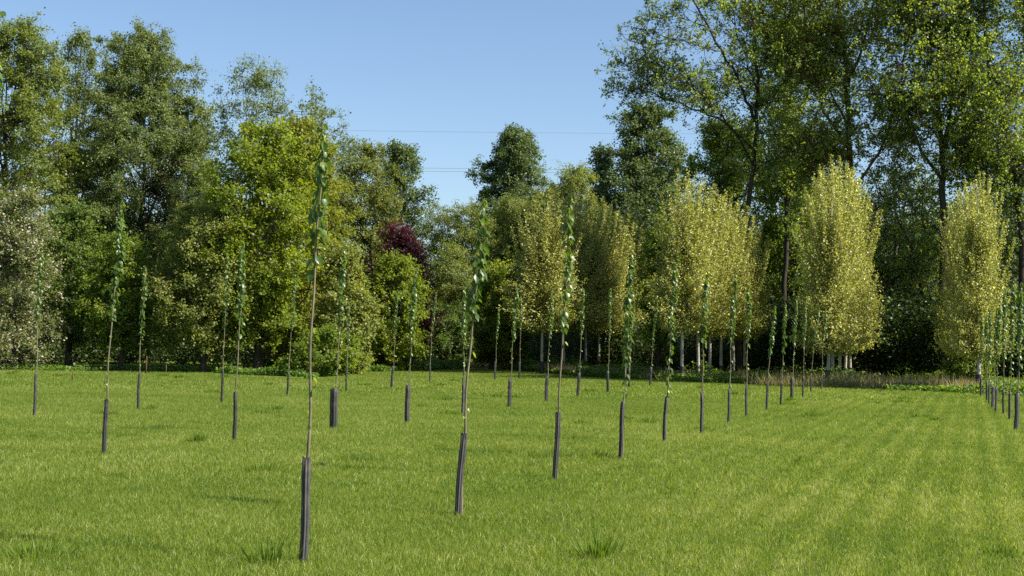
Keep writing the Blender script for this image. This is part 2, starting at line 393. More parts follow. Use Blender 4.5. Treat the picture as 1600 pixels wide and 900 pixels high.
PROF = {
 'round':  [(0, .45), (.12, .8), (.35, 1), (.6, .93), (.82, .65), (1, .12)],
 'dome':   [(0, .7), (.2, .95), (.5, 1), (.75, .85), (.92, .5), (1, .15)],
 'egg':    [(0, .35), (.1, .75), (.28, 1), (.5, .88), (.75, .55), (.93, .22), (1, .05)],
 'column': [(0, .5), (.15, .9), (.4, 1), (.7, .8), (.9, .45), (1, .1)],
 'skirt':  [(0, 1), (.2, 1), (.5, .9), (.8, .6), (1, .12)],
 'slope':  [(0, .8), (.3, 1), (.55, .75), (.8, .4), (1, .1)],
}
def gen_crown(rg, H, cb, R, prof, clump, dens, leaf, lpc, droop=0.0, spray=1.0, nlimb=14, open_=0.0, trunk_r=None, lean=(0, 0), asp=.42, limbs=None, squash=.7, tint_amp=.25, tint0=.5, topcut=.86, lob=.6):
    """Trunk and limbs as tubes, crown as leaf sprays hung on the outer limbs. Everything in metres from the foot."""
    T = Tubes(); tr = trunk_r or (.07+.011*H)
    prof_t = np.array([p[0] for p in PROF[prof]]); prof_r = np.array([p[1] for p in PROF[prof]])
    lf = lumpy(rg)
    lean = np.array(lean, float)
    def axis(z): return np.stack([lean[0]*(z/H), lean[1]*(z/H), z], -1)
    n = 12; zz = np.linspace(-.1, H*topcut, n); tp = axis(zz)
    tp[1:, :2] += np.cumsum(rg.standard_normal((n-1, 2))*.012*H, axis=0)*.35
    rr = tr*(1-.9*(zz.clip(0)/(H*topcut))**.9); rr[0] *= 1.45
    nodes = [tp]
    if limbs is None: T.add(tp, rr, 8)
    else:
        for pts, r0, r1 in limbs:
            pts = np.asarray(pts, float)
            s = np.linspace(0, 1, len(pts)); ss = np.linspace(0, 1, max(8, 3*len(pts)))
            q = np.stack([np.interp(ss, s, pts[:, i]) for i in range(3)], 1)
            q[1:-1] = (q[:-2]+2*q[1:-1]+q[2:])/4
            q[1:-1] += rg.standard_normal((len(q)-2, 3))*.07
            T.add(q, np.linspace(r0, r1, len(q)), 7); nodes.append(q)
    # limbs
    for i in range(nlimb):
        t0 = (i+rg.random())/nlimb; z0 = cb*.85 + (H*.8-cb*.85)*t0*.95
        a = i*2.4 + rg.random()*.8; te = min(.97, t0*.8+.22+.12*rg.random())
        rad = R*np.interp(te, prof_t, prof_r)*.8*lf(a, te)
        ze = cb+(H-cb)*te
        p0 = np.array([np.interp(z0, zz, tp[:, 0]), np.interp(z0, zz, tp[:, 1]), z0])
        c = axis(ze); p2 = c + np.array([math.cos(a)*rad, math.sin(a)*rad, -droop*rad*.3])
        p1 = p0*.45 + p2*.55 + np.array([math.cos(a)*rad*.15, math.sin(a)*rad*.15, -(ze-z0)*.12 + droop*rad*.25])
        q = bez(p0, p1, p2, 8); q[1:-1] += rg.standard_normal((6, 3))*.05*R*.3
        r0 = tr*.42*(1-.6*t0); T.add(q, np.linspace(r0, r0*.22, 8), 5); nodes.append(q[2:])
    NOD = np.concatenate(nodes)
    # clumps
    area = 2*math.pi*R*(H-cb)*.85
    nc = int(dens*area/(clump*clump)*1.05)
    tt = rg.random(nc*3); keep = rg.random(nc*3) < np.interp(tt, prof_t, prof_r)**1.2 + .05
    tt = tt[keep][:nc]; nc = len(tt); a = rg.random(nc)*2*math.pi
    env = R*np.interp(tt, prof_t, prof_r)*lf(a, tt)
    rad = env*(rg.random(nc)**.42)*.96
    z = cb+(H-cb)*tt
    cen = axis(z); cen[:, 0] += np.cos(a)*rad; cen[:, 1] += np.sin(a)*rad
    nlob = int(16+1.1*H) if H > 3 else 8
    lt = (np.arange(nlob)+rg.random(nlob))/nlob; la = np.arange(nlob)*2.4+rg.random(nlob)*.9
    lr = R*np.interp(lt, prof_t, prof_r)*lf(la, lt)*(.5+.42*rg.random(nlob)); lc = axis(cb+(H-cb)*lt); lc[:, 0] += np.cos(la)*lr; lc[:, 1] += np.sin(la)*lr
    ls = (.24+.10*rg.random(nlob))*min(R, (H-cb)*.5)
    inl = rg.random(nc) < lob; li = rg.integers(0, nlob, nc); gq = unit(rg.standard_normal((nc, 3)))*(rg.random((nc, 1))**.4)*1.25
    gq[:, 2] *= .85
    cen = np.where(inl[:, None], lc[li]+gq*ls[li][:, None], cen)
    cen[:, 2] = np.clip(cen[:, 2], max(.15, cb*.95), H*1.0)
    q0 = np.minimum(1, H/np.maximum(cen[:, 2], .1)); tt = np.clip((cen[:, 2]-cb)/(H-cb), 0, 1)
    if open_ > 0:
        q = np.sin(cen[:, 0]*1.15+rg.random()*6)*np.sin(cen[:, 1]*1.15+rg.random()*6)*np.sin(cen[:, 2]*1.05+rg.random()*6)
        kk = (q > -.55+open_*.75) | (rg.random(nc) > open_*.95); cen = cen[kk]; nc = len(cen)
    if limbs is not None:
        # more clumps scattered round the outer part of the hand-laid limbs
        pass
    # twigs from nearest limb point
    near = np.empty(nc, int)
    for i in range(0, nc, 400):
        d = ((cen[i:i+400, None]-NOD[None])**2); d = d[..., 0]+d[..., 1]+d[..., 2]*1.0 + np.where(NOD[None, :, 2] > cen[i:i+400, None, 2]+.2, 3.0, 0)
        near[i:i+400] = d.argmin(1)
    P0 = NOD[near]; mid = (P0+cen)/2 + rg.standard_normal((nc, 3))*clump*.15
    tw = .012+.0022*np.linalg.norm(cen-P0, axis=1)*1.5
    T.add_many(P0, mid, cen, tw*1.6, tw*.6)
    # sprays: each clump has several twiglets with leaves set along them
    csz = clump*(.6+.75*rg.random(nc)); nj = 7
    out = cen-axis(cen[:, 2]); out = unit(out+1e-6)
    dirs = rg.standard_normal((nc, nj, 3)); dirs[..., 2] *= squash; dirs = unit(dirs)
    dirs = dirs + out[:, None]*.45*spray + np.array((0, 0, .35-droop*1.1)); dirs = unit(dirs)
    ln = (.6+.6*rg.random((nc, nj)))*csz[:, None]
    P1 = cen[:, None]+dirs*ln[..., None]*1.0
    T.add_many(np.repeat(cen, nj, 0), ((cen[:, None]+P1)/2).reshape(-1, 3), P1.reshape(-1, 3), np.full(nc*nj, .010), np.full(nc*nj, .004))
    nl_ = int(nc*lpc*1.6)
    ci = rg.integers(0, nc, nl_); ji = rg.integers(0, nj, nl_); s = rg.random(nl_)**.7*1.08
    pos = cen[ci] + dirs[ci, ji]*(ln[ci, ji]*s)[:, None] + rg.standard_normal((nl_, 3))*(csz[ci]*.15)[:, None]
    pos[:, 2] -= droop*(s**2)*csz[ci]*.7
    A = dirs[ci, ji]*.6 + rg.standard_normal((nl_, 3))*.8; A[:, 2] -= .25+droop
    N = rg.standard_normal((nl_, 3))*.75 + out[ci]*.55; N[:, 2] = abs(N[:, 2])*.8+.5
    L = leaf*.98*(.6+.8*rg.random(nl_))
    V = kites(pos, A, N, L, L*asp)
    ct = rg.random(nc)
    tint = np.clip(tint0-.15 + tint_amp*(ct[ci]-.5)*2*.6 + .38*(rg.random(nl_)**1.5), 0, 1)
    return T, V, tint

TREES = []
def tree(seed, label, kind, px, Y, top, bot, hw, prof='round', clump=.75, dens=1.0, leaf=.13, lpc=60, mat='alder', bark='bark', group='trees along the wood edge', limb_px=None, **kw):
    loc = at(px, hor(px), Y); loc[2] = 0
    H = (hor(px)-top)/F*Y + CAMH; cb = max(.25, (hor(px)-bot)/F*Y + CAMH); R = hw/F*Y
    rg = np.random.default_rng(seed)
    limbs = None
    if limb_px:
        limbs = []
        for pts, r0, r1 in limb_px:
            limbs.append(([at(p[0], p[1], Y+(p[2] if len(p) > 2 else 0))-loc for p in pts], r0, r1))
        limbs[0][0][0][2] = -.1
    T, V, tint = gen_crown(rg, H, cb, R, prof, clump, dens, leaf, lpc, limbs=limbs, **kw)
    r = thing(kind, loc, label, 'tree' if 'bush' not in kind and 'shrub' not in kind else 'bush', group)
    link('trunk', T.mesh('trunk', M[bark]), r)
    cr = link('crown', kite_mesh('crown', V, tint, M[mat]), r)
    TREES.append((label, len(tint)))
    return r, cr, rg

# -- left block
tree(11, 'broad yellow green tree filling the left edge of the photo above the blossom', 'deciduous_tree', 5, 84, 38, 500, 108, 'dome', .8, 1.0, .13, 111, 'alder', open_=.25)
tree(12, 'slim loose tree top rising between the far left tree and the tall willow', 'deciduous_tree', 112, 96, 48, 420, 42, 'column', .8, .8, .13, 75, 'willow', open_=.4)
tree(13, 'tallest grey green willow on the left with a ragged domed top', 'willow_tree', 205, 90, 48, 480, 112, 'dome', .85, 1.15, .12, 176, 'willow', droop=.35, open_=.1, lob=.5)
tree(14, 'grey green willow with drooping twigs, right shoulder beside the feathery tree', 'willow_tree', 285, 93, 190, 470, 45, 'dome', .75, 1.0, .12, 126, 'willow', droop=.4, open_=.1, lob=.4)
r, cr, rg = tree(15, 'hawthorn covered in pinkish white blossom at the far left', 'hawthorn_tree', 22, 66.5, 308, 572, 72, 'skirt', .6, 1.0, .10, 70, 'blossom')
def add_blossom(r, cr, rg, frac=.35, size=.11):
    co = np.empty(len(cr.data.vertices)*3, np.float32); cr.data.vertices.foreach_get('co', co)
    P = co.reshape(-1, 4, 3)[:, 2]; P = P[rg.random(len(P)) < frac]
    cen = P.mean(0); P = P + unit(P-cen)*.08
    link('blossom', kite_mesh('blossom', leaf_cloud(P, size, rg, 1.0, .5), rg.random(len(P)), M['petal']), r)
add_blossom(r, cr, rg, .15, .095)
tree(16, 'green tree on a short dark trunk just right of the blossoming hawthorn', 'deciduous_tree', 108, 70.5, 330, 530, 58, 'round', .65, 1.1, .12, 80, 'dkgreen', trunk_r=.22, open_=.15)
tree(17, 'low yellow green tree with hanging branches between the dark trunk and the cream green tree', 'deciduous_tree', 190, 68, 375, 545, 58, 'round', .6, 1.1, .12, 80, 'lime', open_=.2)
tree(18, 'cream tinged field maple with spreading skirts, left of the tall bright maple', 'field_maple', 318, 67, 325, 545, 92, 'round', .65, 1.25, .115, 79, 'cream', open_=.15)
tree(19, 'feathery open tree with airy top against the sky, the highest left of the nearest sapling', 'locust_tree', 385, 84, 105, 380, 95, 'round', .8, .62, .15, 49, 'feather', open_=.55, droop=.1, asp=.3, nlimb=18, trunk_r=.14)
tree(20, 'feathery open tree leaning right behind the top of the nearest sapling', 'locust_tree', 495, 84, 140, 380, 72, 'round', .8, .55, .15, 45, 'feather', open_=.55, droop=.1, asp=.3, nlimb=16, trunk_r=.13)
tree(21, 'tall bright green maple with a bare trunk foot showing below, left of the nearest sapling', 'maple_tree', 405, 68, 203, 545, 92, 'dome', .7, 1.25, .14, 62, 'maple', trunk_r=.2, tint0=.55)
tree(22, 'amber green maple directly behind the nearest sapling', 'maple_tree', 474, 73, 190, 570, 66, 'column', .7, 1.25, .13, 76, 'amber')
tree(23, 'cream leaved low tree reaching the ground right of the nearest sapling', 'field_maple', 535, 68, 385, 590, 50, 'slope', .55, 1.2, .12, 62, 'cream')
tree(24, 'low green leafy shrub on the field edge beside the nearest sapling', 'leafy_shrub', 508, 64, 520, 590, 50, 'dome', .45, 1.2, .12, 60, 'lime')
tree(25, 'olive brown tree standing before the distant dark poplar on the left', 'deciduous_tree', 560, 88, 232, 520, 60, 'round', .7, 1.2, .12, 92, 'olive', open_=.15)
tree(26, 'distant dark poplar left of the gap with the power cables', 'poplar_tree', 615, 130, 232, 480, 44, 'column', 1.0, 1.1, .2, 96, 'dpoplar', nlimb=18)
tree(27, 'dark purple leaved tree', 'copper_tree', 632, 83.5, 360, 540, 52, 'slope', .7, 1.4, .13, 66, 'purple', lean=(-.5, 0))
tree(28, 'rounded maple with yellow tips in front of the purple tree', 'maple_tree', 612, 79, 408, 576, 55, 'round', .65, 1.3, .14, 66, 'maple', open_=.1, tint0=.5)
# -- middle block
tree(31, 'thin willow with see-through crown beside the gap in the trees', 'willow_tree', 688, 120, 318, 520, 36, 'dome', .8, 1.0, .12, 80, 'sallow', droop=.2, open_=.3, lob=.45)
tree(32, 'soft olive willow just right of the purple tree', 'willow_tree', 702, 106, 385, 560, 56, 'dome', .8, 1.3, .11, 120, 'sallow', droop=.2, lob=.35)
tree(33, 'grey olive willow left of the second nearest sapling top', 'willow_tree', 735, 118, 322, 540, 44, 'dome', .85, 1.3, .12, 120, 'sallow', droop=.2, lob=.4)
tree(34, 'billowing olive willow below the lone distant poplar', 'willow_tree', 800, 113, 315, 560, 60, 'dome', .85, 1.4, .12, 130, 'sallow', droop=.25, lob=.4)
tree(36, 'olive willow rising between the lone distant poplar and the left pale poplars', 'willow_tree', 848, 110, 300, 560, 42, 'dome', .85, 1.3, .12, 120, 'sallow', droop=.2, lob=.35)
tree(35, 'lone distant dark poplar standing clear against the sky', 'poplar_tree', 799, 150, 203, 420, 50, 'round', 1.0, 1.5, .20, 110, 'dpoplar', nlimb=18, lob=.3)
tree(37, 'light olive rounded treetop between the lone distant poplar and the big dark poplar', 'willow_tree', 893, 112, 262, 560, 50, 'dome', .85, 1.3, .12, 130, 'sallow', lob=.35)
tree(38, 'small vivid green maple standing at the back of the field in the middle', 'maple_tree', 768, 90, 415, 566, 30, 'column', .6, 1.3, .14, 66, 'maple', tint0=.55)
tree(39, 'low vivid green maple right of the small vivid green maple', 'maple_tree', 800, 92, 478, 566, 24, 'round', .55, 1.2, .14, 60, 'maple')
tree(40, 'dark green bush at the back of the field left of the vivid green maple', 'leafy_bush', 700, 96, 480, 570, 50, 'dome', .6, 1.2, .13, 60, 'dkgreen')
tree(41, 'big dark poplar with a tall domed crown in the middle right', 'poplar_tree', 1006, 120, 168, 520, 72, 'column', 1.05, 1.3, .19, 108, 'dpoplar', nlimb=22, lob=.4)
tree(42, 'small dark poplar top at the left shoulder of the big dark poplar', 'poplar_tree', 938, 124, 228, 480, 24, 'column', .95, 1.1, .19, 84, 'dpoplar')
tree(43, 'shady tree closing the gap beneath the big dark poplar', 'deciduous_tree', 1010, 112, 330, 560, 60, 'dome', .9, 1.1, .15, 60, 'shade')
tree(44, 'bright leaved slender tree between the two groups of pale poplars', 'deciduous_tree', 1030, 76, 345, 545, 30, 'column', .55, .8, .15, 42, 'lime', open_=.25)
tree(45, 'leafy light green tree under the leaning limbs of the open poplar', 'deciduous_tree', 1135, 99, 190, 540, 78, 'dome', .85, 1.15, .16, 90, 'lime', open_=.2)
tree(46, 'leafy green tree left of the tall open poplar trunk with dark lower crown', 'deciduous_tree', 1240, 97, 250, 560, 62, 'dome', .85, 1.0, .16, 89, 'bigpop', open_=.2)

# -- the big poplars on the right, limbs laid by hand
def fans(main, n, seed, spread=55, up=70):
    """Secondary limbs off a main limb given in the same units."""
    r = random.Random(seed); out = []
    for i in range(n):
        t = .25+.7*(i+r.random())/n; k = t*(len(main)-1); j = int(k); f = k-j; j = min(j, len(main)-2)
        a, b = main[j], main[j+1]; x = a[0]+(b[0]-a[0])*f; y = a[1]+(b[1]-a[1])*f; za = a[2] if len(a) > 2 else 0; zb = b[2] if len(b) > 2 else 0
        z = za+(zb-za)*f; s = r.choice((-1, 1))
        dx = s*spread*(.35+.8*r.random()); dy = -up*(.4+.8*r.random()); dz = r.uniform(-4, 4)
        out.append(([(x, y, z), (x+dx*.5, y+dy*.35, z+dz*.5), (x+dx, y+dy, z+dz)], .05, .015))
    return out
def hand_tree(seed, label, px, Y, mains, side, clump, lpc, leaf, ncl, spreadm, mat='bigpop', bark='bark', kind='poplar_tree', filt=None, droop=.05):
    """Poplar whose limbs follow the photograph; clumps of leaves sit round the outer limbs."""
    rg = np.random.default_rng(seed); loc = at(px, hor(px), Y); loc[2] = 0
    T = Tubes(); NOD = []; W = []
    allm = [(m, r0, r1, 1.0 if r0 > .11 else 3.6) for m, r0, r1 in mains]
    for m, r0, r1 in mains:
        if r0 > .055: allm += [(a, b, c, 2.2) for a, b, c in fans(m, side, int(rg.integers(1e6)))]
    for pts, r0, r1, wgt in allm:
        q = np.array([at(p[0], p[1], Y+(p[2] if len(p) > 2 else 0))-loc for p in pts])
        if pts is mains[0][0]: q[0, 2] = -.1
        s = np.linspace(0, 1, len(q)); ss = np.linspace(0, 1, max(9, 4*len(q)))
        q = np.stack([np.interp(ss, s, q[:, i]) for i in range(3)], 1)
        for _ in range(2): q[1:-1] = (q[:-2]+2*q[1:-1]+q[2:])/4
        q[1:-1] += rg.standard_normal((len(q)-2, 3))*.05
        rr = np.linspace(r0*.8, r1*.75, len(q))
        T.add(q, rr, 8 if r0 > .1 else 5)
        NOD.append(q); W.append(np.where(rr < .13, wgt, 0.02)*np.linspace(.4, 1.2, len(q)))
    NOD = np.concatenate(NOD); W = np.concatenate(W); W /= W.sum()
    ni = rg.choice(len(NOD), ncl, p=W)
    off = rg.standard_normal((ncl, 3))*spreadm*.5; off[:, 2] = off[:, 2]*.8+.1*spreadm
    cen = NOD[ni]+off; k = cen[:, 2] > 1.5; cen, ni = cen[k], ni[k]
    if filt is not None:
        k = filt(cen+loc); cen, ni = cen[k], ni[k]
    nc = len(cen)
    T.add_many(NOD[ni], (NOD[ni]+cen)/2+rg.standard_normal((nc, 3))*.12, cen, np.full(nc, .024), np.full(nc, .010))
    nj = 6; csz = clump*(.6+.8*rg.random(nc))
    dirs = unit(rg.standard_normal((nc, nj, 3)) + unit(off[k] if len(off) == len(k) else cen-NOD[ni])[:, None]*.6 + np.array((0, 0, .2)))
    ln = (.6+.6*rg.random((nc, nj)))*csz[:, None]; P1 = cen[:, None]+dirs*ln[..., None]
    T.add_many(np.repeat(cen, nj, 0), ((cen[:, None]+P1)/2).reshape(-1, 3), P1.reshape(-1, 3), np.full(nc*nj, .011), np.full(nc*nj, .004))
    n = int(nc*lpc); ci = rg.integers(0, nc, n); ji = rg.integers(0, nj, n); s = rg.random(n)**.6*1.05
    pos = cen[ci]+dirs[ci, ji]*(ln[ci, ji]*s)[:, None]+rg.standard_normal((n, 3))*(csz[ci]*.10)[:, None]
    A = rg.standard_normal((n, 3)); A[:, 2] -= .6; N = rg.standard_normal((n, 3))+np.array((.35, -.35, .45))
    L = leaf*(.65+.7*rg.random(n)); V = kites(pos, A, N, L, L*.5)
    tint = np.clip(.15+.5*rg.random(nc)[ci]*.6+.5*rg.random(n)**1.6, 0, 1)
    r = thing(kind, loc, label, 'tree', 'trees along the wood edge')
    link('trunk', T.mesh('trunk', M[bark]), r); link('crown', kite_mesh('crown', V, tint, M[mat]), r)
    TREES.append((label, n))
    return r

t_left = [ ([(1156, 592), (1158, 480), (1163, 380), (1173, 290), (1182, 215), (1183, 140), (1179, 70), (1172, 0), (1170, -60)], .24, .07),
           ([(1180, 190), (1160, 135, -1), (1125, 75, -2), (1085, 5, -2), (1062, -50, -2)], .13, .05),
           ([(1178, 260), (1145, 200, -1), (1105, 155, -2), (1072, 128, -2)], .10, .03),
           ([(1179, 235), (1125, 185, 1), (1062, 162, 1), (1005, 140, 1), (958, 141, 2)], .10, .03),
           ([(1105, 178, 1), (1050, 125, 0), (995, 95, 0)], .05, .015),
           ([(1040, 152, 1), (1000, 118, 1), (975, 100, 1)], .045, .015),
           ([(1120, 80, -2), (1060, 62, -3), (1000, 45, -3)], .05, .015),
           ([(1050, 125, 0), (1020, 90, -1), (995, 62, -1)], .045, .015),
           ([(1100, 40, -2), (1060, 25, -2), (1015, 30, -2)], .04, .012),
           ([(1183, 130), (1215, 60, 2), (1240, -30, 2)], .09, .03),
           ([(1182, 140), (1150, 50, 3), (1140, -40, 3)], .06, .03) ]
hand_tree(61, 'wide open poplar with limbs reaching left over the sky', 1156, 79, t_left, 3, .55, 21, .125, 1050, 1.5, bark='bark')
t_str = [ ([(1227, 585), (1227, 420), (1229, 300), (1231, 200), (1236, 100), (1240, 0), (1244, -60)], .26, .08),
          ([(1230, 230), (1262, 150, 1), (1280, 60, 1), (1290, -40, 1)], .11, .04),
          ([(1230, 260), (1205, 190, -1), (1200, 110, -1), (1210, 20, -1)], .10, .03),
          ([(1229, 320), (1262, 265, 0), (1285, 225, 0)], .08, .03) ]
hand_tree(68, 'straight dark poplar trunk seen between the middle and right pale poplars', 1227, 93, t_str, 5, .7, 32, .14, 1100, 2.0, bark='bark')
t_mid = [ ([(1332, 585), (1331, 420), (1330, 300), (1326, 200), (1322, 120), (1312, 20), (1306, -80)], .34, .10),
          ([(1324, 135), (1345, 80, 1), (1362, 20, 1), (1372, -60, 1)], .14, .05),
          ([(1330, 240), (1280, 160, -1), (1262, 60, -1), (1250, -60, -1)], .12, .04),
          ([(1328, 200), (1290, 130, 2), (1250, 100, 2), (1215, 60, 2)], .10, .03),
          ([(1331, 300), (1385, 220, -1), (1410, 120, -1), (1420, 20, -1)], .12, .04),
          ([(1331, 330), (1270, 270, 1), (1235, 230, 1)], .09, .03) ]
hand_tree(62, 'tall poplar with a forked trunk rising behind the pale poplars right of centre', 1332, 79, t_mid, 6, .70, 28, .135, 1600, 2.3, bark='barkred')
t_r = [ ([(1474, 590), (1473, 470), (1474, 360), (1474, 290), (1468, 190), (1457, 100), (1444, 10), (1440, -80)], .34, .09),
        ([(1474, 285), (1440, 240, -1), (1420, 190, -1), (1400, 165, -1), (1370, 180, -1)], .14, .03),
        ([(1472, 250), (1484, 170, 1), (1494, 90, 1), (1500, 0, 1), (1508, -60, 1)], .17, .06),
        ([(1460, 100), (1485, 75, 1), (1498, 60, 1)], .07, .03),
        ([(1448, 30), (1425, -30, 1)], .07, .03) ]
hand_tree(63, 'tallest poplar with the straight dark double trunk left of the rightmost pale poplars', 1474, 76, t_r, 6, .62, 26, .13, 1300, 1.8)
t_rr = [ ([(1600, 590), (1598, 400), (1590, 270), (1565, 190), (1545, 100), (1535, 10), (1530, -60)], .30, .08),
         ([(1590, 260), (1610, 150, 1), (1600, 40, 1), (1595, -60, 1)], .16, .06),
         ([(1580, 230), (1540, 200, -1), (1515, 160, -1), (1500, 110, -1)], .09, .03),
         ([(1596, 330), (1545, 280, 0), (1510, 250, 0)], .08, .03),
         ([(1598, 380), (1650, 250, 0), (1680, 100, 0), (1700, -40, 0)], .16, .05) ]
hand_tree(64, 'spreading two stemmed poplar at the right edge of the photo', 1600, 76, t_rr, 6, .66, 32, .13, 1550, 2.0)
t_in = [ ([(1462, 588), (1450, 500), (1437, 440), (1425, 380), (1400, 340), (1375, 300)], .17, .05),
         ([(1450, 500), (1452, 420, 1), (1440, 340, 1), (1445, 290, 1)], .10, .03),
         ([(1437, 440), (1410, 430, -1), (1385, 440, -1)], .06, .02) ]
hand_tree(65, 'small crooked tree leaning left in the shade beside the tallest poplar', 1462, 80, t_in, 4, .6, 16, .14, 420, 1.3, kind='deciduous_tree')
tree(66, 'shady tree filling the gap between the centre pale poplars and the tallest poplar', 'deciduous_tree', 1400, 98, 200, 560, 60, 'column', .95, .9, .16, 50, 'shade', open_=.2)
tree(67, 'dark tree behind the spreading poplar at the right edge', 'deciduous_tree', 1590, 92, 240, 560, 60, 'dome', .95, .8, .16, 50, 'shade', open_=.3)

# -- young pale poplars: three models, copied down the rows
def pale_model(seed, H=11.0, R=1.95, cb=2.0, n_shoot=520, leaves=27000, leaf=.085):
    rg = np.random.default_rng(seed); T = Tubes()
    n = 10; zz = np.linspace(-.1, H*.93, n); tp = np.stack([.02*zz+.05*np.sin(zz*.7+seed), .03*np.sin(zz*.5), zz], 1)
    T.add(tp, .085*(1-.93*(zz.clip(0)/(H*.93)))+.008, 8)
    z0 = cb*.9+(H*.64-cb*.9)*rg.random(n_shoot)**1.1
    a = rg.random(n_shoot)*2*math.pi
    t = (z0-cb)/(H-cb)
    rise = (.35+1.9*rg.random(n_shoot))*(.25+np.minimum(t*3.2, 1.1))
    t2 = (np.minimum(z0+rise, H*.8)-cb)/(H-cb)
    env = R*np.interp(t2, [0, .05, .2, .38, .55, .72, 1], [.70, .95, 1.02, .86, .58, .30, .12])*(1+.13*np.sin(3*a+seed)+.1*np.sin(5*a+4*t))
    rad = env*(.30+.70*rg.random(n_shoot)**.6)*(1+.16*rg.standard_normal(n_shoot)).clip(.5, 1.3)
    bx = np.interp(z0, zz, tp[:, 0]); by = np.interp(z0, zz, tp[:, 1])
    P0 = np.stack([bx, by, z0], 1)
    P2 = np.stack([bx+np.cos(a)*rad, by+np.sin(a)*rad, np.minimum(z0+rise, H*.78+.6*rg.standard_normal(n_shoot))], 1)
    P1 = np.stack([bx+np.cos(a)*rad*.72, by+np.sin(a)*rad*.72, z0+rise*.25], 1)
    BR = Tubes(); BR.add_many(P0, .25*P0+.5*P1+.25*P2, P2, .010+.010*(1-t), np.full(n_shoot, .003))
    # tall leader shoots standing out of the top
    nl = 26; al = np.arange(nl)*2.4+rg.random(nl); rl = R*.75*np.sqrt((np.arange(nl)+.5)/nl)*(.8+.4*rg.random(nl))
    zt = H*(1.05-.32*(rl/(R*.75))**1.2*(.55+.55*rg.random(nl))); zl = zt-H*(.26+.10*rg.random(nl))
    L0 = np.stack([np.cos(al)*rl*.45, np.sin(al)*rl*.45, zl], 1); L2 = np.stack([np.cos(al)*rl*1.2, np.sin(al)*rl*1.2, zt], 1)
    L1 = np.stack([np.cos(al)*rl, np.sin(al)*rl, zl+.4*(zt-zl)], 1)
    BR.add_many(L0, .25*L0+.5*L1+.25*L2, L2, np.full(nl, .018), np.full(nl, .005))
    m = nl*230; li = rg.integers(0, nl, m); sl = (.25+.75*rg.random(m))[:, None]
    posl = (1-sl)**2*L0[li]+2*sl*(1-sl)*L1[li]+sl*sl*L2[li]+rg.standard_normal((m, 3))*(.045+.06*(1-sl))
    i = rg.integers(0, n_shoot, leaves); s = .12+.9*rg.random(leaves)**.8; s_ = s[:, None]
    pos = (1-s_)**2*P0[i]+2*s_*(1-s_)*P1[i]+s_*s_*P2[i]
    pos += rg.standard_normal((leaves, 3))*np.where(s > .75, .07, .16)[:, None]
    pos = np.concatenate([pos, posl]); i = np.concatenate([i, li]); leaves = len(pos)
    A = rg.standard_normal((leaves, 3)); A[:, 2] -= .5; N = rg.standard_normal((leaves, 3))
    L = leaf*(.6+.8*rg.random(leaves)); V = kites(pos, A, N, L, L*.45)
    tint = np.clip(.12+.6*rg.random(leaves)+.2*rg.random(n_shoot)[i]+(rg.random(leaves) < .10)*.35, 0, 1)  # some leaves pushed up to the painted glint colour
    G_ = Tubes(); gz = np.linspace(-.02, .78, 8)
    ang = gz*0; G_.add(np.stack([.02*gz, .0*gz, gz], 1), np.full(8, .13)+.01*np.sin(gz*9), 12)
    return BR.mesh('branches', M['twig']), T.mesh('trunk', M['birch']), kite_mesh('crown', V, tint, M['pale']), G_.mesh('tree_guard', M['guard']), H
PM = [pale_model(s) for s in (201, 202, 203)]
PH = [pale_model(s, cb=3.0) for s in (204, 205, 206)]      # crowns starting higher, for the two left groups
pale_rows = [
 ('left', 'left group', [(847, 78, 296), (881, 83, 285), (915, 87, 300), (936, 90, 318), (958, 93, 325), (985, 95, 340)]),
 ('middle', 'middle group', [(1066, 66.5, 268), (1091, 69, 276), (1109, 71, 298), (1127, 73, 300), (1146, 75, 312), (1163, 77, 328)]),
 ('tall', 'group right of centre', [(1293, 62, 262), (1303, 65, 248), (1312, 68, 255), (1320, 71, 268), (1330, 74, 285)]),
 ('right', 'rightmost group', [(1529, 57, 270), (1520, 60, 285), (1514, 63, 290), (1508, 66, 300)]),
]
ordn = ['front', 'second', 'third', 'fourth', 'fifth', 'rearmost']
q = 0
first_used = set()
for key, where, lst in pale_rows:
    for j, (px, py, top) in enumerate(lst):
        p = at(px, hor(px), py); p[2] = 0; H = (hor(px)-top)/F*p[1]+CAMH
        bm, tm, cm, gm, H0 = (PH if key in ('left', 'middle') else PM)[q % 3]; s = H/H0
        word = ordn[j] if j < len(lst)-1 else 'rearmost'
        r = thing('pale_poplar', p, f'{word} pale yellow green young poplar of the {where}, slim whitish trunk', 'tree', 'pale young poplars in rows at the back of the field')
        r.rotation_euler.z = (q*2.1) % 6.28
        wdt = {'left': 1.3, 'middle': 1.05, 'tall': .96, 'right': .9}[key]
        for nm, me in (('branches', bm), ('trunk', tm), ('crown', cm), ('tree_guard', gm)):
            o = link(nm, me, r); o.scale = (s*wdt, s*wdt, s) if nm in ('crown', 'branches') else ((1, 1, s) if nm == 'trunk' else (1, 1, 1))
        q += 1

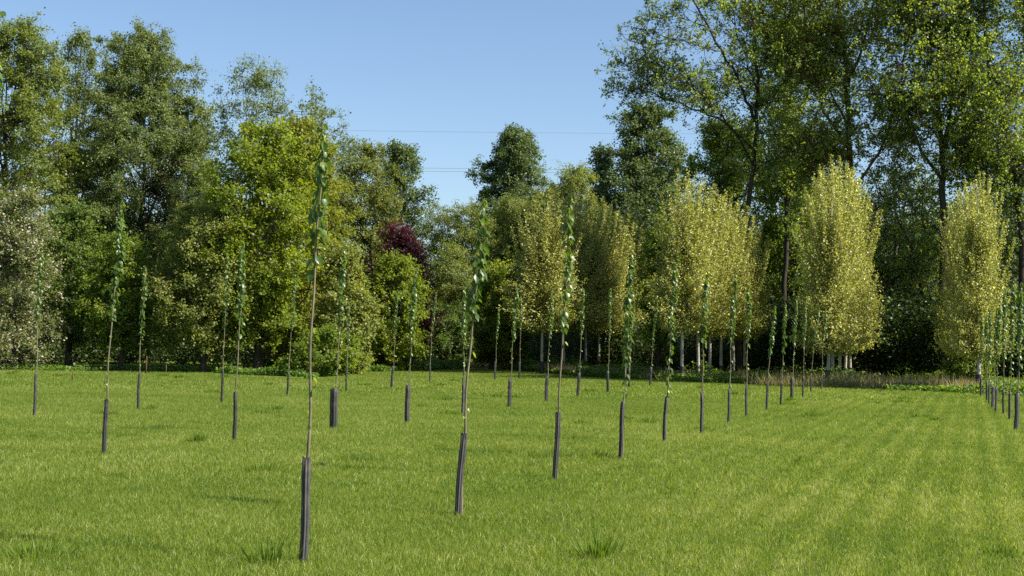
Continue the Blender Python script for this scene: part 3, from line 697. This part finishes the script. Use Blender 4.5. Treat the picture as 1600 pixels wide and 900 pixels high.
# -- the wood behind: an uncountable dark mass of trees and undergrowth
def wood_mass():
    rg = np.random.default_rng(99); PP = []; T = Tubes()
    spec = [ # px range, depth range, top height (m) range, clumps
      (-350, 300, 104, 122, 9, 13, 1500), (300, 640, 104, 122, 7, 11, 1100), (640, 960, 128, 145, 7, 9.5, 1000),
      (950, 1260, 104, 122, 9, 15, 1500), (1230, 1750, 100, 120, 9, 16, 2300), (1180, 1480, 92, 100, 3.5, 6, 1000), (1480, 1720, 86, 96, 4, 7.5, 900)]
    for x0, x1, y0, y1, h0, h1, n in spec:
        px = x0+(x1-x0)*rg.random(n); Y = y0+(y1-y0)*rg.random(n)
        X = np.array([at(a, hor(a), b)[0] for a, b in zip(px, Y)])
        top = h0+(h1-h0)*vnoise(X, Y, 77, 5); z = top*rg.random(n)**.8
        c = np.stack([X, Y, z], 1); m = 55
        P = np.repeat(c, m, 0)+rg.standard_normal((n*m, 3))*np.array((.9, .9, .65)); PP.append(P)
        for _ in range(int((x1-x0)/28)):
            a = rg.uniform(x0, x1); b = rg.uniform(y0, y1); f = at(a, hor(a), b); f[2] = 0
            zt = rg.uniform(h0*.7, h1); T.add([f, f+[.2, 0, zt*.5], f+[rg.uniform(-.8, .8), 0, zt]], [.16, .12, .04], 6)
    # the same wood goes on beyond the right edge of the photograph, tall enough to shade its inside
    n = 2600
    Y = 70+45*rg.random(n); X = Y*(.47+.40*rg.random(n)); z = 2+10.5*rg.random(n)
    P = np.repeat(np.stack([X, Y, z], 1), 38, 0)+rg.standard_normal((n*38, 3))*1.0; PP.append(P)
    for _ in range(22):
        Yt = rg.uniform(72, 110); Xt = Yt*rg.uniform(.47, .85)
        T.add([(Xt, Yt, 0), (Xt, Yt, 6), (Xt+rg.uniform(-1, 1), Yt, 12)], [.3, .2, .05], 7)
    P = np.concatenate(PP); P = P[P[:, 2] > .05]
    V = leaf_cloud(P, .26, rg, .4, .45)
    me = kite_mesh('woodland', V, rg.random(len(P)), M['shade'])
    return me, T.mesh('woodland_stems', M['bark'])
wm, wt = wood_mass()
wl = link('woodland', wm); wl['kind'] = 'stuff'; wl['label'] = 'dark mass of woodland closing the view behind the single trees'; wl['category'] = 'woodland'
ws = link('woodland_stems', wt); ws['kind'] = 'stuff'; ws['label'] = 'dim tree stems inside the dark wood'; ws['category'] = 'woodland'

# undergrowth below the crowns
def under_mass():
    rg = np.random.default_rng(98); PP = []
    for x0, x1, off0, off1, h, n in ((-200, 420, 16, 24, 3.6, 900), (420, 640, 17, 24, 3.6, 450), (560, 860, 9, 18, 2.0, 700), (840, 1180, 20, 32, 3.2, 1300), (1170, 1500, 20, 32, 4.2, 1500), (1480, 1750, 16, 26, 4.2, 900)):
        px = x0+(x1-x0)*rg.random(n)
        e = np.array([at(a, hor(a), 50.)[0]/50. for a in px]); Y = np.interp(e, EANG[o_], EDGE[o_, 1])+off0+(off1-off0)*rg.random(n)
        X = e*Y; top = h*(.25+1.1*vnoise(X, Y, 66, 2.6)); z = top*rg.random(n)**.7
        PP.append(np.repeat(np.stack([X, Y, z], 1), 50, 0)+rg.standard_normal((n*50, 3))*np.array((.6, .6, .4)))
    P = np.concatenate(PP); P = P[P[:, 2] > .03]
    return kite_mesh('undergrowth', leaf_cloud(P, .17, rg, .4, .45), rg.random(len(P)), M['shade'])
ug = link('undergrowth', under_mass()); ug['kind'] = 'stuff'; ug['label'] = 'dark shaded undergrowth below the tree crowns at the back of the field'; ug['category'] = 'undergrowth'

tree(71, 'yellow green bramble bush at the foot of the rightmost pale poplars', 'leafy_bush', 1512, 60, 560, 612, 30, 'dome', .35, 1.1, .09, 50, 'lime')
tree(72, 'low brown bramble bush in front of the tallest poplar', 'leafy_bush', 1468, 62, 588, 612, 45, 'dome', .3, .8, .08, 40, 'amber', tint0=.3)

# ------------------------------------------------------------------ power cables far behind
def cable(name, y, label, Y=340, r=.045, dx=0):
    T = Tubes(); P = []
    for X in np.linspace(-420, 420, 41):
        h0 = at(800, y, Y)[2]; sag = 9*((X-dx)/420)**2
        P.append((X, Y, h0+sag+X*0.008))
    T.add(P, np.full(41, r), 5)
    m = bpy.data.materials.get('cable_metal') or bark_mat('cable_metal', G(.12, .12, .13), G(.18, .18, .19), 1, .5)
    o = link(name, T.mesh(name, m)); o['label'] = label; o['category'] = 'cable'; o['group'] = 'power cables crossing the sky gap'
cable('power_cable', 207, 'highest and thinnest dark power cable crossing the sky gap', r=.03)
cable('power_cable', 264, 'upper cable of the close pair passing behind the lone distant poplar', r=.042)
cable('power_cable', 269, 'lower cable of the close pair passing behind the lone distant poplar', r=.042)
cable('power_cable', 324, 'lowest power cable in the sky gap just over the willow tops', r=.042)

# ------------------------------------------------------------------ saplings
def heart_leaves(P, A, N, L, W, fold=.22):
    A = unit(A); B = unit(np.cross(A, N)); Nn = np.cross(B, A); n = len(P); L = L[:, None]; W = W[:, None]
    v = np.empty((n, 8, 3), np.float32)
    up = Nn*W*fold*2
    v[:, 0] = P; v[:, 1] = P+A*L*.5-up*.5; v[:, 2] = P+A*L
    v[:, 3] = P+A*L*.06+B*W*.75+up*.5; v[:, 4] = P+A*L*.40+B*W+up*.4
    v[:, 5] = P+A*L*.06-B*W*.75+up*.5; v[:, 6] = P+A*L*.40-B*W+up*.4
    v[:, 7] = P+A*L*.74+B*W*.45+up*.1
    b = np.arange(n)[:, None]*8
    loops = np.concatenate([b+0, b+3, b+4, b+1, b+1, b+4, b+7, b+2, b+0, b+1, b+6, b+5, b+1, b+2, b+6], 1).ravel()
    st = (np.arange(n)[:, None]*15+np.array([[0, 4, 8, 12]])).ravel()
    return v.reshape(-1, 3), st, loops

def make_sapling(i, base, gtop, top, wide, label, bend=0.0, nleaf=90, start=.50, extra=6, lscale=1.0, nearness=1.0, loc=None, H=None):
    rg = np.random.default_rng(1000+i); r_ = random.Random(i)
    if loc is None: loc = ground(*base)
    Y = loc[1]; tip = at(top[0], top[1], Y)-loc
    H = tip[2]; gh = (at(base[0], gtop, Y)-loc)[2]; lx = tip[0]
    root = thing('poplar_sapling', loc, label, 'sapling', 'poplar saplings planted in rows across the field')
    yl = rg.uniform(-.1, .1)
    def stem(z):
        t = np.asarray(z)/H
        x = lx*(.2*t+.8*t**2) + bend*np.sin(t*math.pi)*.08 + .016*np.sin(t*9+i)*t + .006*np.sin(t*23+i*2)
        return np.stack([x, yl*t+.01*np.sin(t*7+i), np.asarray(z, float)], -1)
    T = Tubes(); zz = np.linspace(-.05, H, 26)
    r0 = .0125; T.add(stem(zz), r0*(1-.78*(zz.clip(0)/H))+.0015+.0012*np.abs(np.sin(zz*9)), 7)
    link('stem', T.mesh('stem', M['twig']), root)
    # tree guard
    gr = .070 if wide == 2 else (.048 if wide else .030)
    gz = np.linspace(-.03, gh, 12); k = 40 if nearness > .5 else 24; a = np.arange(k)*2*math.pi/k
    ctr = stem(gz)*np.array((.8, .8, 1)); gl = rg.uniform(-.03, .015)
    ctr[:, 0] += gl*(1-gz/gh)+bend*.025*np.sin(gz/gh*math.pi) - (0.02 if wide else .008)
    ctr[:, 0] += lx*.02 
    rib = 1+.10*np.cos(a*8)+.06*np.cos(a*3+i)
    sq = .72 if not wide else .55
    rad = gr*(1+.04*np.sin(gz*23+i))
    V = np.empty((12, k, 3)); V[..., 0] = ctr[:, None, 0]+rad[:, None]*rib*np.cos(a); V[..., 1] = ctr[:, None, 1]+rad[:, None]*rib*np.sin(a)*sq
    V[..., 2] = gz[:, None]; V[-1, :, 2] += .006*np.cos(a*2+i)*2
    Vi = V.copy(); Vi[..., :2] = ctr[:, None, :2]+(V[..., :2]-ctr[:, None, :2])*.93
    allv = np.concatenate([V.reshape(-1, 3), Vi.reshape(-1, 3)]); off = 12*k
    ii = np.arange(11)[:, None]*k; jj = np.arange(k)[None]; j2 = (jj+1) % k
    o1 = np.stack([ii+jj, ii+j2, ii+k+j2, ii+k+jj], -1).reshape(-1, 4); o2 = o1[:, ::-1]+off
    t1 = 11*k; rim = np.stack([t1+np.arange(k), t1+(np.arange(k)+1) % k, off+t1+(np.arange(k)+1) % k, off+t1+np.arange(k)], -1)
    Fq = np.concatenate([o1, o2, rim])
    link('tree_guard', mesh_from('tree_guard', allv, np.arange(len(Fq))*4, Fq.ravel(), None, M['guard'], True), root)
    # leaves: dense plume at the top, sparse below
    n1 = int(nleaf*rg.uniform(1.25, 1.8)); t = start+(1-start)*(rg.random(n1)**.72); 
    t = np.concatenate([t, rg.uniform(gh/H+.02, start, extra)])
    n = len(t); S = stem(t*H); az_ = rg.random(n)*2*math.pi
    pet = (.012+.038*rg.random(n))*lscale; tipw = np.clip((1.02-t)*6, .35, 1)
    O = np.stack([np.cos(az_), np.sin(az_), .25-.2*rg.random(n)], 1)
    P = S+O*pet[:, None]*tipw[:, None]
    A = O*.45+np.stack([np.full(n, .15), np.zeros(n), -np.ones(n)], 1)+rg.standard_normal((n, 3))*.22
    N = O+np.array((0, 0, .5))+rg.standard_normal((n, 3))*.35
    L = (.052+.050*rg.random(n))*lscale*np.where(t > .95, .7, 1); L[n1:] *= .7
    v, st, lo = heart_leaves(P, A, N, L, L*.36)
    tint = np.clip(rg.random(n)*.7+np.where(t > .9, .3, 0)+np.where(np.arange(n) >= n1, .4, 0), 0, 1)
    # each leaf's thin stalk, from the stem to the blade
    B = unit(np.cross(P-S, np.array((0, 0, 1.0))+A*.1))*.0014; q4 = np.stack([S-B, S+B, P+B*.7, P-B*.7], 1).reshape(-1, 3)
    st = np.concatenate([st, len(lo)+np.arange(n)*4]); lo = np.concatenate([lo, len(v)+np.arange(n*4)]); v = np.concatenate([v, q4])
    link('foliage', mesh_from('foliage', v, st, lo, np.concatenate([np.repeat(tint, 4), tint]), M['sapleaf']), root)

rowA = [((475,880),715,(503,190),0), ((720,808),678,(758,309),0), ((870,750),645,(893,303),0), ((972,718),628,(988,395),0), ((1040,692),620,(1057,400),0),
        ((1096,678),613,(1102,428),0), ((1139,661),607,(1148,427),0), ((1166,651),602,(1169,447),0), ((1198,641),598,(1211,477),0), ((1221,634),597,(1227,476),0),
        ((1238,627),590,(1244,468),1), ((1255,621),588,(1258,470),0), ((1267,613),590,(1279,481),0), ((1284,609),590,(1291,482),0)]
labA = ['nearest and tallest sapling with bare lower stem and ribbed dark guard, left of centre',
        'second nearest sapling, densely leafed top leaning right, just left of the middle',
        'third nearest sapling, straight with a long slim guard, right of the middle',
        'fourth sapling of the long diagonal row, leaves reaching low down its stem',
        'fifth sapling of the long diagonal row, before the first middle pale poplar',
        'sixth sapling of the long diagonal row, its plume seen against the middle pale poplars',
        'seventh sapling of the long diagonal row, at the right side of the middle pale poplars',
        'eighth sapling of the long diagonal row, at the right rim of the middle pale poplars',
        'first sapling right of the middle pale poplars seen against the dark wood, leaning right',
        'sapling in line with the straight dark trunk between the pale poplar groups',
        'sapling with a thicker guard two places before the tall pale poplars',
        'slim sapling seen against the left rim of the tall pale poplars',
        'last but one sapling of the long diagonal row, leaning right before the tall pale poplars',
        'last sapling of the long diagonal row, right before the first whitish trunk']
rowB = [((163,712),625,(193,312),0), ((367,690),613,(381,378),0), ((523,670),607,(540,390),2), ((637,661),602,(650,418),1), ((724,648),590,(724,448),0),
        ((797,637),592,(808,448),1), ((855,628),587,(863,450),1), ((905,620),583,(912,450),1), ((950,614),580,(954,450),1), ((983,606),576,(991,460),1), ((1017,603),574,(1026,472),1)]
labB = ['first sapling of the second row, at the left, before the low yellow green tree',
        'sapling of the second row left of the nearest sapling, guard leaning left at the top',
        'sapling with the widest loose dark sleeve, leaning right, right of the nearest sapling',
        'sapling with a wide dark sleeve standing before the rounded maple',
        'sapling half hidden behind the second nearest sapling',
        'sapling with a squat wide sleeve right of the second nearest sapling',
        'sapling with a wide sleeve just left of the third nearest sapling stem',
        'sapling before the left pale poplars just right of the third nearest sapling',
        'sapling before the left pale poplars, left neighbour of the low leafed fourth sapling',
        'sapling hidden behind the stem of the low leafed fourth sapling',
        'farthest sapling of the second row, slanting right against the dark wood']
rowC = [((54,650),585,(62,385),0), ((216,640),585,(228,415),0), ((347,630),580,(358,400),0), ((450,618),582,(461,428),0), ((541,612),572,(546,465),0),
        ((614,606),572,(621,452),1), ((671,598),567,(681,457),0), ((774,593),565,(779,480),1), ((812,592),566,(814,462),1)]
labC = ['leftmost whole sapling, standing before the blossoming hawthorn',
        'slim sapling before the low yellow green tree, right of the leaning one',
        'slim sapling of the rear row just left of the one with the leaning guard',
        'small sapling before the bright maple foot, left of the nearest sapling',
        'small sapling between the widest sleeve and the rounded maple',
        'small sapling in the dark gap at the left side of the rounded maple',
        'small sapling right of the rounded maple before the olive willow',
        'small sapling before the small vivid green maple, short thick guard',
        'small sapling right of the vivid green maple beside the left pale poplars']
rowD = [((1591,673),615,(1600,440),1), ((1578,657),613,(1584,445),0), ((1568,648),610,(1569,452),0), ((1557,645),605,(1561,470),0), ((1553,637),603,(1557,480),1),
        ((1546,632),598,(1549,485),0), ((1542,627),595,(1543,492),0), ((1533,620),590,(1536,495),0)]
labD = ['nearest sapling of the right hand row, thick guard at the photo edge',
        'second sapling of the right hand row, guard bending right', 'third sapling of the right hand row, upright with a thin guard',
        'fourth sapling of the right hand row, thin and crowded', 'fifth sapling of the right hand row, with a broad sleeve',
        'sixth sapling of the right hand row, short thin guard', 'seventh sapling of the right hand row, slim among crowded leaves', 'farthest sapling of the right hand row, before the pale poplar trunk']
k = 0
for row, labs, nf in ((rowA, labA, 1), (rowB, labB, .6), (rowC, labC, .4), (rowD, labD, .4)):
    for j, ((b_, gt, tp_, wd), lb) in enumerate(zip(row, labs)):
        far = nf if j > 0 or nf < 1 else 1
        kw = dict(nleaf=95, start=.52, extra=7)
        if row is rowA and j == 0: kw = dict(nleaf=58, start=.64, extra=13, bend=.06)
        if row is rowA and j == 1: kw = dict(nleaf=85, start=.60, extra=6, bend=.05)
        if row is rowA and j == 2: kw = dict(nleaf=70, start=.52, extra=6, bend=.05)
        if row is rowA and j == 3: kw = dict(nleaf=110, start=.40, extra=16)
        if row is rowA and j == 4: kw = dict(nleaf=100, start=.38, extra=12)
        if row is rowD: kw = dict(nleaf=120, start=.42, extra=10)
        make_sapling(k, b_, gt, tp_, wd, lb, nearness=far, **kw); k += 1
# sapling whose top just enters at the left edge
make_sapling(90, (-100, 955), 775, (-3, 14), 1, 'sapling outside the left edge whose top leaves show at the upper left corner', nleaf=60, start=.58, extra=5)

# ------------------------------------------------------------------ small wooden stakes at the wood edge
def stake(base, top, label, r=.03):
    loc = ground(*base); H = (at(base[0], top, loc[1])-loc)[2]; T = Tubes()
    T.add([(0, 0, -.05), (.01, 0, H*.5), (.015, 0, H*.96), (.016, 0, H)], [r, r*.95, r*.9, r*.5], 4, cap=True)
    o = link('wooden_stake', T.mesh('wooden_stake', M['barkred'], False), None, loc); o['label'] = label; o['category'] = 'stake'
stake((228, 584), 556, 'taller reddish stake right of the slim sapling before the low yellow green tree', .035)
stake((259, 583), 570, 'short reddish stake under the cream tinged field maple')
stake((113, 595), 582, 'short dark stake in the weeds right of the short dark tree trunk')
print('LEAVES', sum(n for _, n in TREES), 'grass faces', len(go.data.polygons), 'wood', len(wm.polygons))
